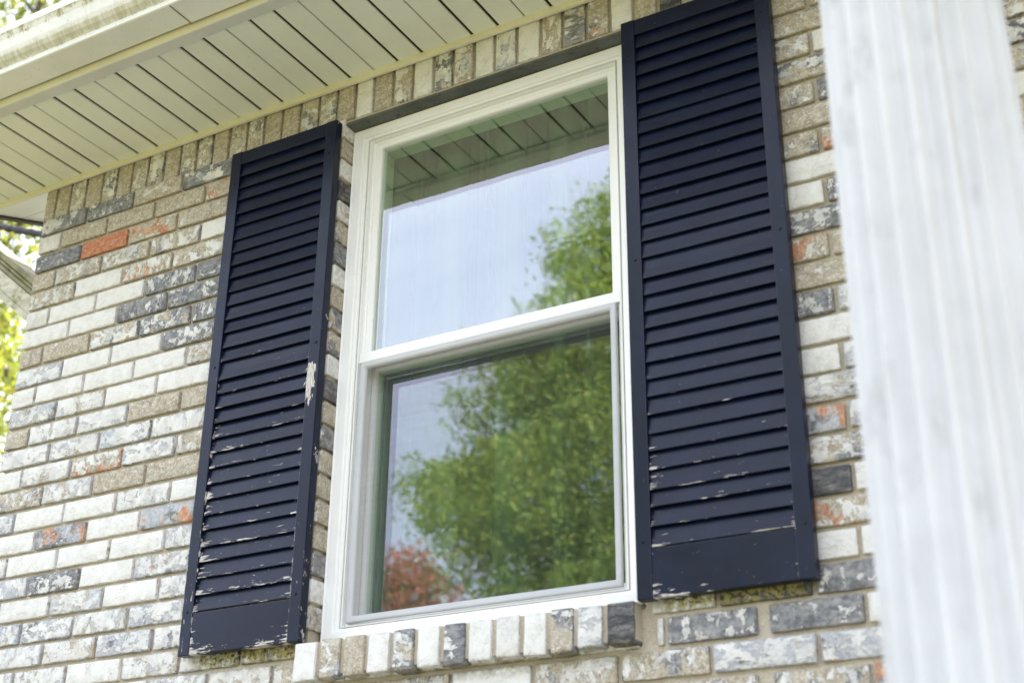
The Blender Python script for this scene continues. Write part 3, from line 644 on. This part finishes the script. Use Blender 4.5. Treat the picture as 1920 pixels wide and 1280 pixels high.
child(lathe('base', [(.17, .16), (.178, .18), (.178, .215), (.165, .235), (.15, .245), (.152, .275), (.148, .30), (.136, .318), (.13, .325)], 'column'), colm)
child(box('plinth', cx-.19, cx+.19, cy-.19, cy+.19, .061, .16, 'column', bevel=.006), colm)
child(lathe('capital', [(.112, ZO+.28), (.125, ZO+.29), (.125, ZO+.31), (.116, ZO+.32), (.116, ZO+.36), (.15, ZO+.40), (.15, ZO+.42)], 'column'), colm)
child(box('abacus', cx-.17, cx+.17, cy-.17, cy+.17, ZO+.421, ZO+.47, 'column', bevel=.004), colm)
# ------------------------------------------------------------------ beyond the wall corner
beam = empty('sloping_beam', (-.9, .5, ZO-.4)); tag(beam, 'weathered white wooden beam with mossy top sloping down behind the wall corner', 'beam'); bpy.context.view_layer.update()
def ray(px, py, Y):
    d = fw + r2*((px-960)/2598.5) - u2*((py-640)/2598.5); return CAM + d*((Y-CAM.y)/d.y)
BA, BB = ray(-60, 507, .42), ray(75, 627, .42)               # lower edge of the board
dx = (BB-BA).normalized(); nrm = Vector((0, 1, 0)).cross(dx).normalized()
if nrm.z < 0: nrm = -nrm
def plank(name, h0, h1, y0, y1, mat='wood'):
    a, b = BA-dx*.8, BA+dx*1.05
    v = [p+nrm*hh+Vector((0, yy, 0)) for p in (a, b) for hh, yy in ((h0, y0), (h0, y1), (h1, y1), (h1, y0))]
    o = from_data(name, v, [(0, 1, 2, 3), (7, 6, 5, 4), (0, 4, 5, 1), (1, 5, 6, 2), (2, 6, 7, 3), (3, 7, 4, 0)], mat)
    bm = bmesh.new(); bm.from_mesh(o.data); bmesh.ops.recalc_face_normals(bm, faces=bm.faces); bm.to_mesh(o.data); bm.free(); bevel_me(o.data, .002); child(o, beam)
plank('board', .028, .085, 0, .10); plank('plank', 0, .027, .004, .10); plank('plank', .089, .104, -.008, .11, 'moss'); plank('plank', .108, .120, -.014, .11, 'moss'); plank('plank', .124, .146, -.022, .11, 'moss')
pts = [ray(-220, 396, 1.1), ray(0, 425, 1.1), ray(80, 440, 1.1), ray(300, 492, 1.1)]
cu = bpy.data.curves.new('utility_cable', 'CURVE'); cu.dimensions = '3D'; cu.bevel_depth = .0165; cu.bevel_resolution = 3
sp = cu.splines.new('POLY'); NP = 40; sp.points.add(NP-1)
for i in range(NP):
    t_ = i/(NP-1)*3; k = min(2, int(t_)); w = t_-k; P = pts[k].lerp(pts[k+1], w) + Vector((0, 0, .0025*math.sin(i*2.3)))
    sp.points[i].co = (*P, 1); sp.points[i].radius = 1+.10*math.sin(i*1.7)
tmp = bpy.data.objects.new('tmp', cu); COL.objects.link(tmp); bpy.context.view_layer.update()
me = bpy.data.meshes.new_from_object(tmp.evaluated_get(bpy.context.evaluated_depsgraph_get())); bpy.data.objects.remove(tmp); me.materials.clear()
o = mesh_obj('utility_cable', me, 'cable'); tag(o, 'thick black cable passing above the weathered beam at the wall corner', 'cable')
# ------------------------------------------------------------------ trees
def tree(name, label, base, trunk_h, blobs, nleaf, leaf, mat, seed, r0=.22, cat='tree', group=None):
    rs = random.Random(seed); root = empty(name, base); tag(root, label, cat, group); bpy.context.view_layer.update()
    v, f = [], []
    def limb(a, b, ra, rb_, seg=7):
        d = (b-a).normalized(); s_ = d.orthogonal().normalized(); t_ = d.cross(s_); o_ = len(v)
        m = (a+b)/2+Vector((rs.uniform(-1, 1), rs.uniform(-1, 1), rs.uniform(-.3, .3)))*(b-a).length*.06
        for P, R in ((a, ra), (m, (ra+rb_)/2), (b, rb_)):
            for i in range(seg): an = 2*math.pi*i/seg; v.append(P+(s_*math.cos(an)+t_*math.sin(an))*R)
        for k in range(2):
            for i in range(seg): j = (i+1) % seg; f.append((o_+k*seg+i, o_+k*seg+j, o_+(k+1)*seg+j, o_+(k+1)*seg+i))
    B = Vector(base); top = B+Vector((0, 0, trunk_h)); limb(B, top, r0, r0*.65, 10)
    for c, r_ in blobs:
        C = Vector(c); limb(top, C, r0*.42, .04)
        for _ in range(5):
            d = Vector((rs.gauss(0, 1), rs.gauss(0, 1), rs.gauss(0, .8))).normalized(); limb(C.lerp(top, rs.uniform(0, .4)), C+Vector((d.x*r_[0], d.y*r_[1], d.z*r_[2]))*.8, .045, .012, 5)
    child(from_data('trunk', v, f, 'bark'), root)
    v, f = [], []
    vol = [r_[0]*r_[1]*r_[2] for _, r_ in blobs]; tv = sum(x**.75 for x in vol)
    for (c, r_), vv in zip(blobs, vol):
        C = Vector(c); nc = max(8, int(nleaf*(vv**.75)/tv/60))
        for _ in range(nc):                                     # leaf clumps
            d = Vector((rs.gauss(0, 1), rs.gauss(0, 1), rs.gauss(0, 1))).normalized(); q = rs.random()**.45
            K = C+Vector((d.x*r_[0], d.y*r_[1], d.z*r_[2]))*q; cs = leaf*rs.uniform(2.0, 4.4)
            ax = Vector((rs.gauss(0, 1), rs.gauss(0, 1), rs.gauss(0, .5))).normalized()
            for _ in range(60):
                P = K+ax*rs.gauss(0, cs*.9)+Vector((rs.gauss(0, cs), rs.gauss(0, cs), rs.gauss(0, cs*.55)))
                n_ = Vector((rs.gauss(0, 1), rs.gauss(0, 1), rs.gauss(.5, .8))).normalized(); a = n_.orthogonal().normalized(); b = n_.cross(a)
                th = rs.uniform(0, 6.28); e1 = a*math.cos(th)+b*math.sin(th); e2 = n_.cross(e1); L = leaf*rs.uniform(.7, 1.3); o_ = len(v)
                v.extend((P-e1*L, P+e2*L*.45+e1*L*.1, P+e1*L, P-e2*L*.45+e1*L*.1)); f.append((o_, o_+1, o_+2, o_+3))
    child(from_data('crown', v, f, mat), root); return root
# in front of the house: seen mirrored in the panes
tree('maple_tree', 'tall green tree mirrored in the window glass', (-4.2, -14, 0), 3.2,
     [((-4.5, -14, 11.4), (1.25, 1.2, 1.2)), ((-4.2, -14.2, 9.7), (2.2, 2.0, 1.7)), ((-6.0, -13.8, 9.4), (1.2, 1.2, 1.2)), ((-7.4, -13.9, 8.45), (.95, .9, .7)), ((-6.1, -13.6, 7.5), (1.5, 1.5, 1.2)), ((-4.0, -13.5, 7.0), (2.6, 2.3, 2.2)), ((-3.2, -13.6, 5.0), (3.0, 2.5, 1.6))],
     165000, .044, 'leaf_green', 21, .26, group='trees mirrored in the panes')
tree('red_maple', 'red leaved tree mirrored low in the window glass', (-13.9, -22, 0), 4.5, [((-13.9, -22, 8.7), (1.5, 1.4, 1.7)), ((-13.4, -21.6, 7.0), (2.0, 1.8, 1.7)), ((-15.2, -22, 6.6), (1.5, 1.4, 1.4))], 20000, .085, 'leaf_red', 22, .2, group='trees mirrored in the panes')
tree('green_tree', 'small green tree beside the red one in the reflection', (-12.2, -24.5, 0), 4.0, [((-12.4, -24.5, 8.2), (1.6, 1.5, 1.9)), ((-11.2, -24.2, 6.8), (2.0, 1.8, 1.8))], 18000, .085, 'leaf_green', 23, .2, group='trees mirrored in the panes')
# behind the house on the left, backlit
def cam_ray(px, py, dist):
    d = (fw + r2*((px-960)/2598.5) - u2*((py-640)/2598.5)).normalized(); return CAM+d*dist
def bg(name, label, px, py, dist, R, nleaf, leaf, seed, mat='leaf_gold'):
    c = cam_ray(px, py, dist); rs = random.Random(seed); bl = []
    for i in range(6):
        bl.append((tuple(c+Vector((rs.uniform(-1, 1)*R, rs.uniform(-1, 1)*R, rs.uniform(-.9, .9)*R))), (R*rs.uniform(.5, .8),)*2+(R*rs.uniform(.4, .65),)))
    return tree(name, label, (c.x, c.y, 0), max(2., c.z-R*1.1), bl, nleaf, leaf, mat, seed, .2, group='backlit trees beyond the corner')
bt = bg('backlit_tree', 'yellow green backlit tree at the left edge beside the brick corner', -40, 700, 15, 2.0, 19000, .05, 31)
bg('backlit_tree', 'golden backlit tree between eave and weathered beam', -30, 400, 19, 2.4, 17000, .055, 32)
bg('backlit_tree', 'golden backlit foliage in the top left corner above the gutter', 0, -10, 22, 2.8, 17000, .062, 33)
A_, B_ = cam_ray(-90, 628, 14.0), cam_ray(50, 742, 14.0); d_ = (B_-A_).normalized(); e1_ = d_.orthogonal().normalized(); e2_ = d_.cross(e1_)
v, f = [], []
for i in range(7):
    w = i/6; P = A_.lerp(B_, w)+e1_*.05*math.sin(i*1.9)
    for k in range(8): an = k*math.pi/4; v.append(P+(e1_*math.cos(an)+e2_*math.sin(an))*(.12-.06*w))
for i in range(6):
    for k in range(8): f.append((i*8+k, i*8+(k+1) % 8, (i+1)*8+(k+1) % 8, (i+1)*8+k))
f.append(tuple(range(8))); f.append(tuple(range(55, 47, -1)))
child(from_data('branch', v, f, 'bark'), bt)
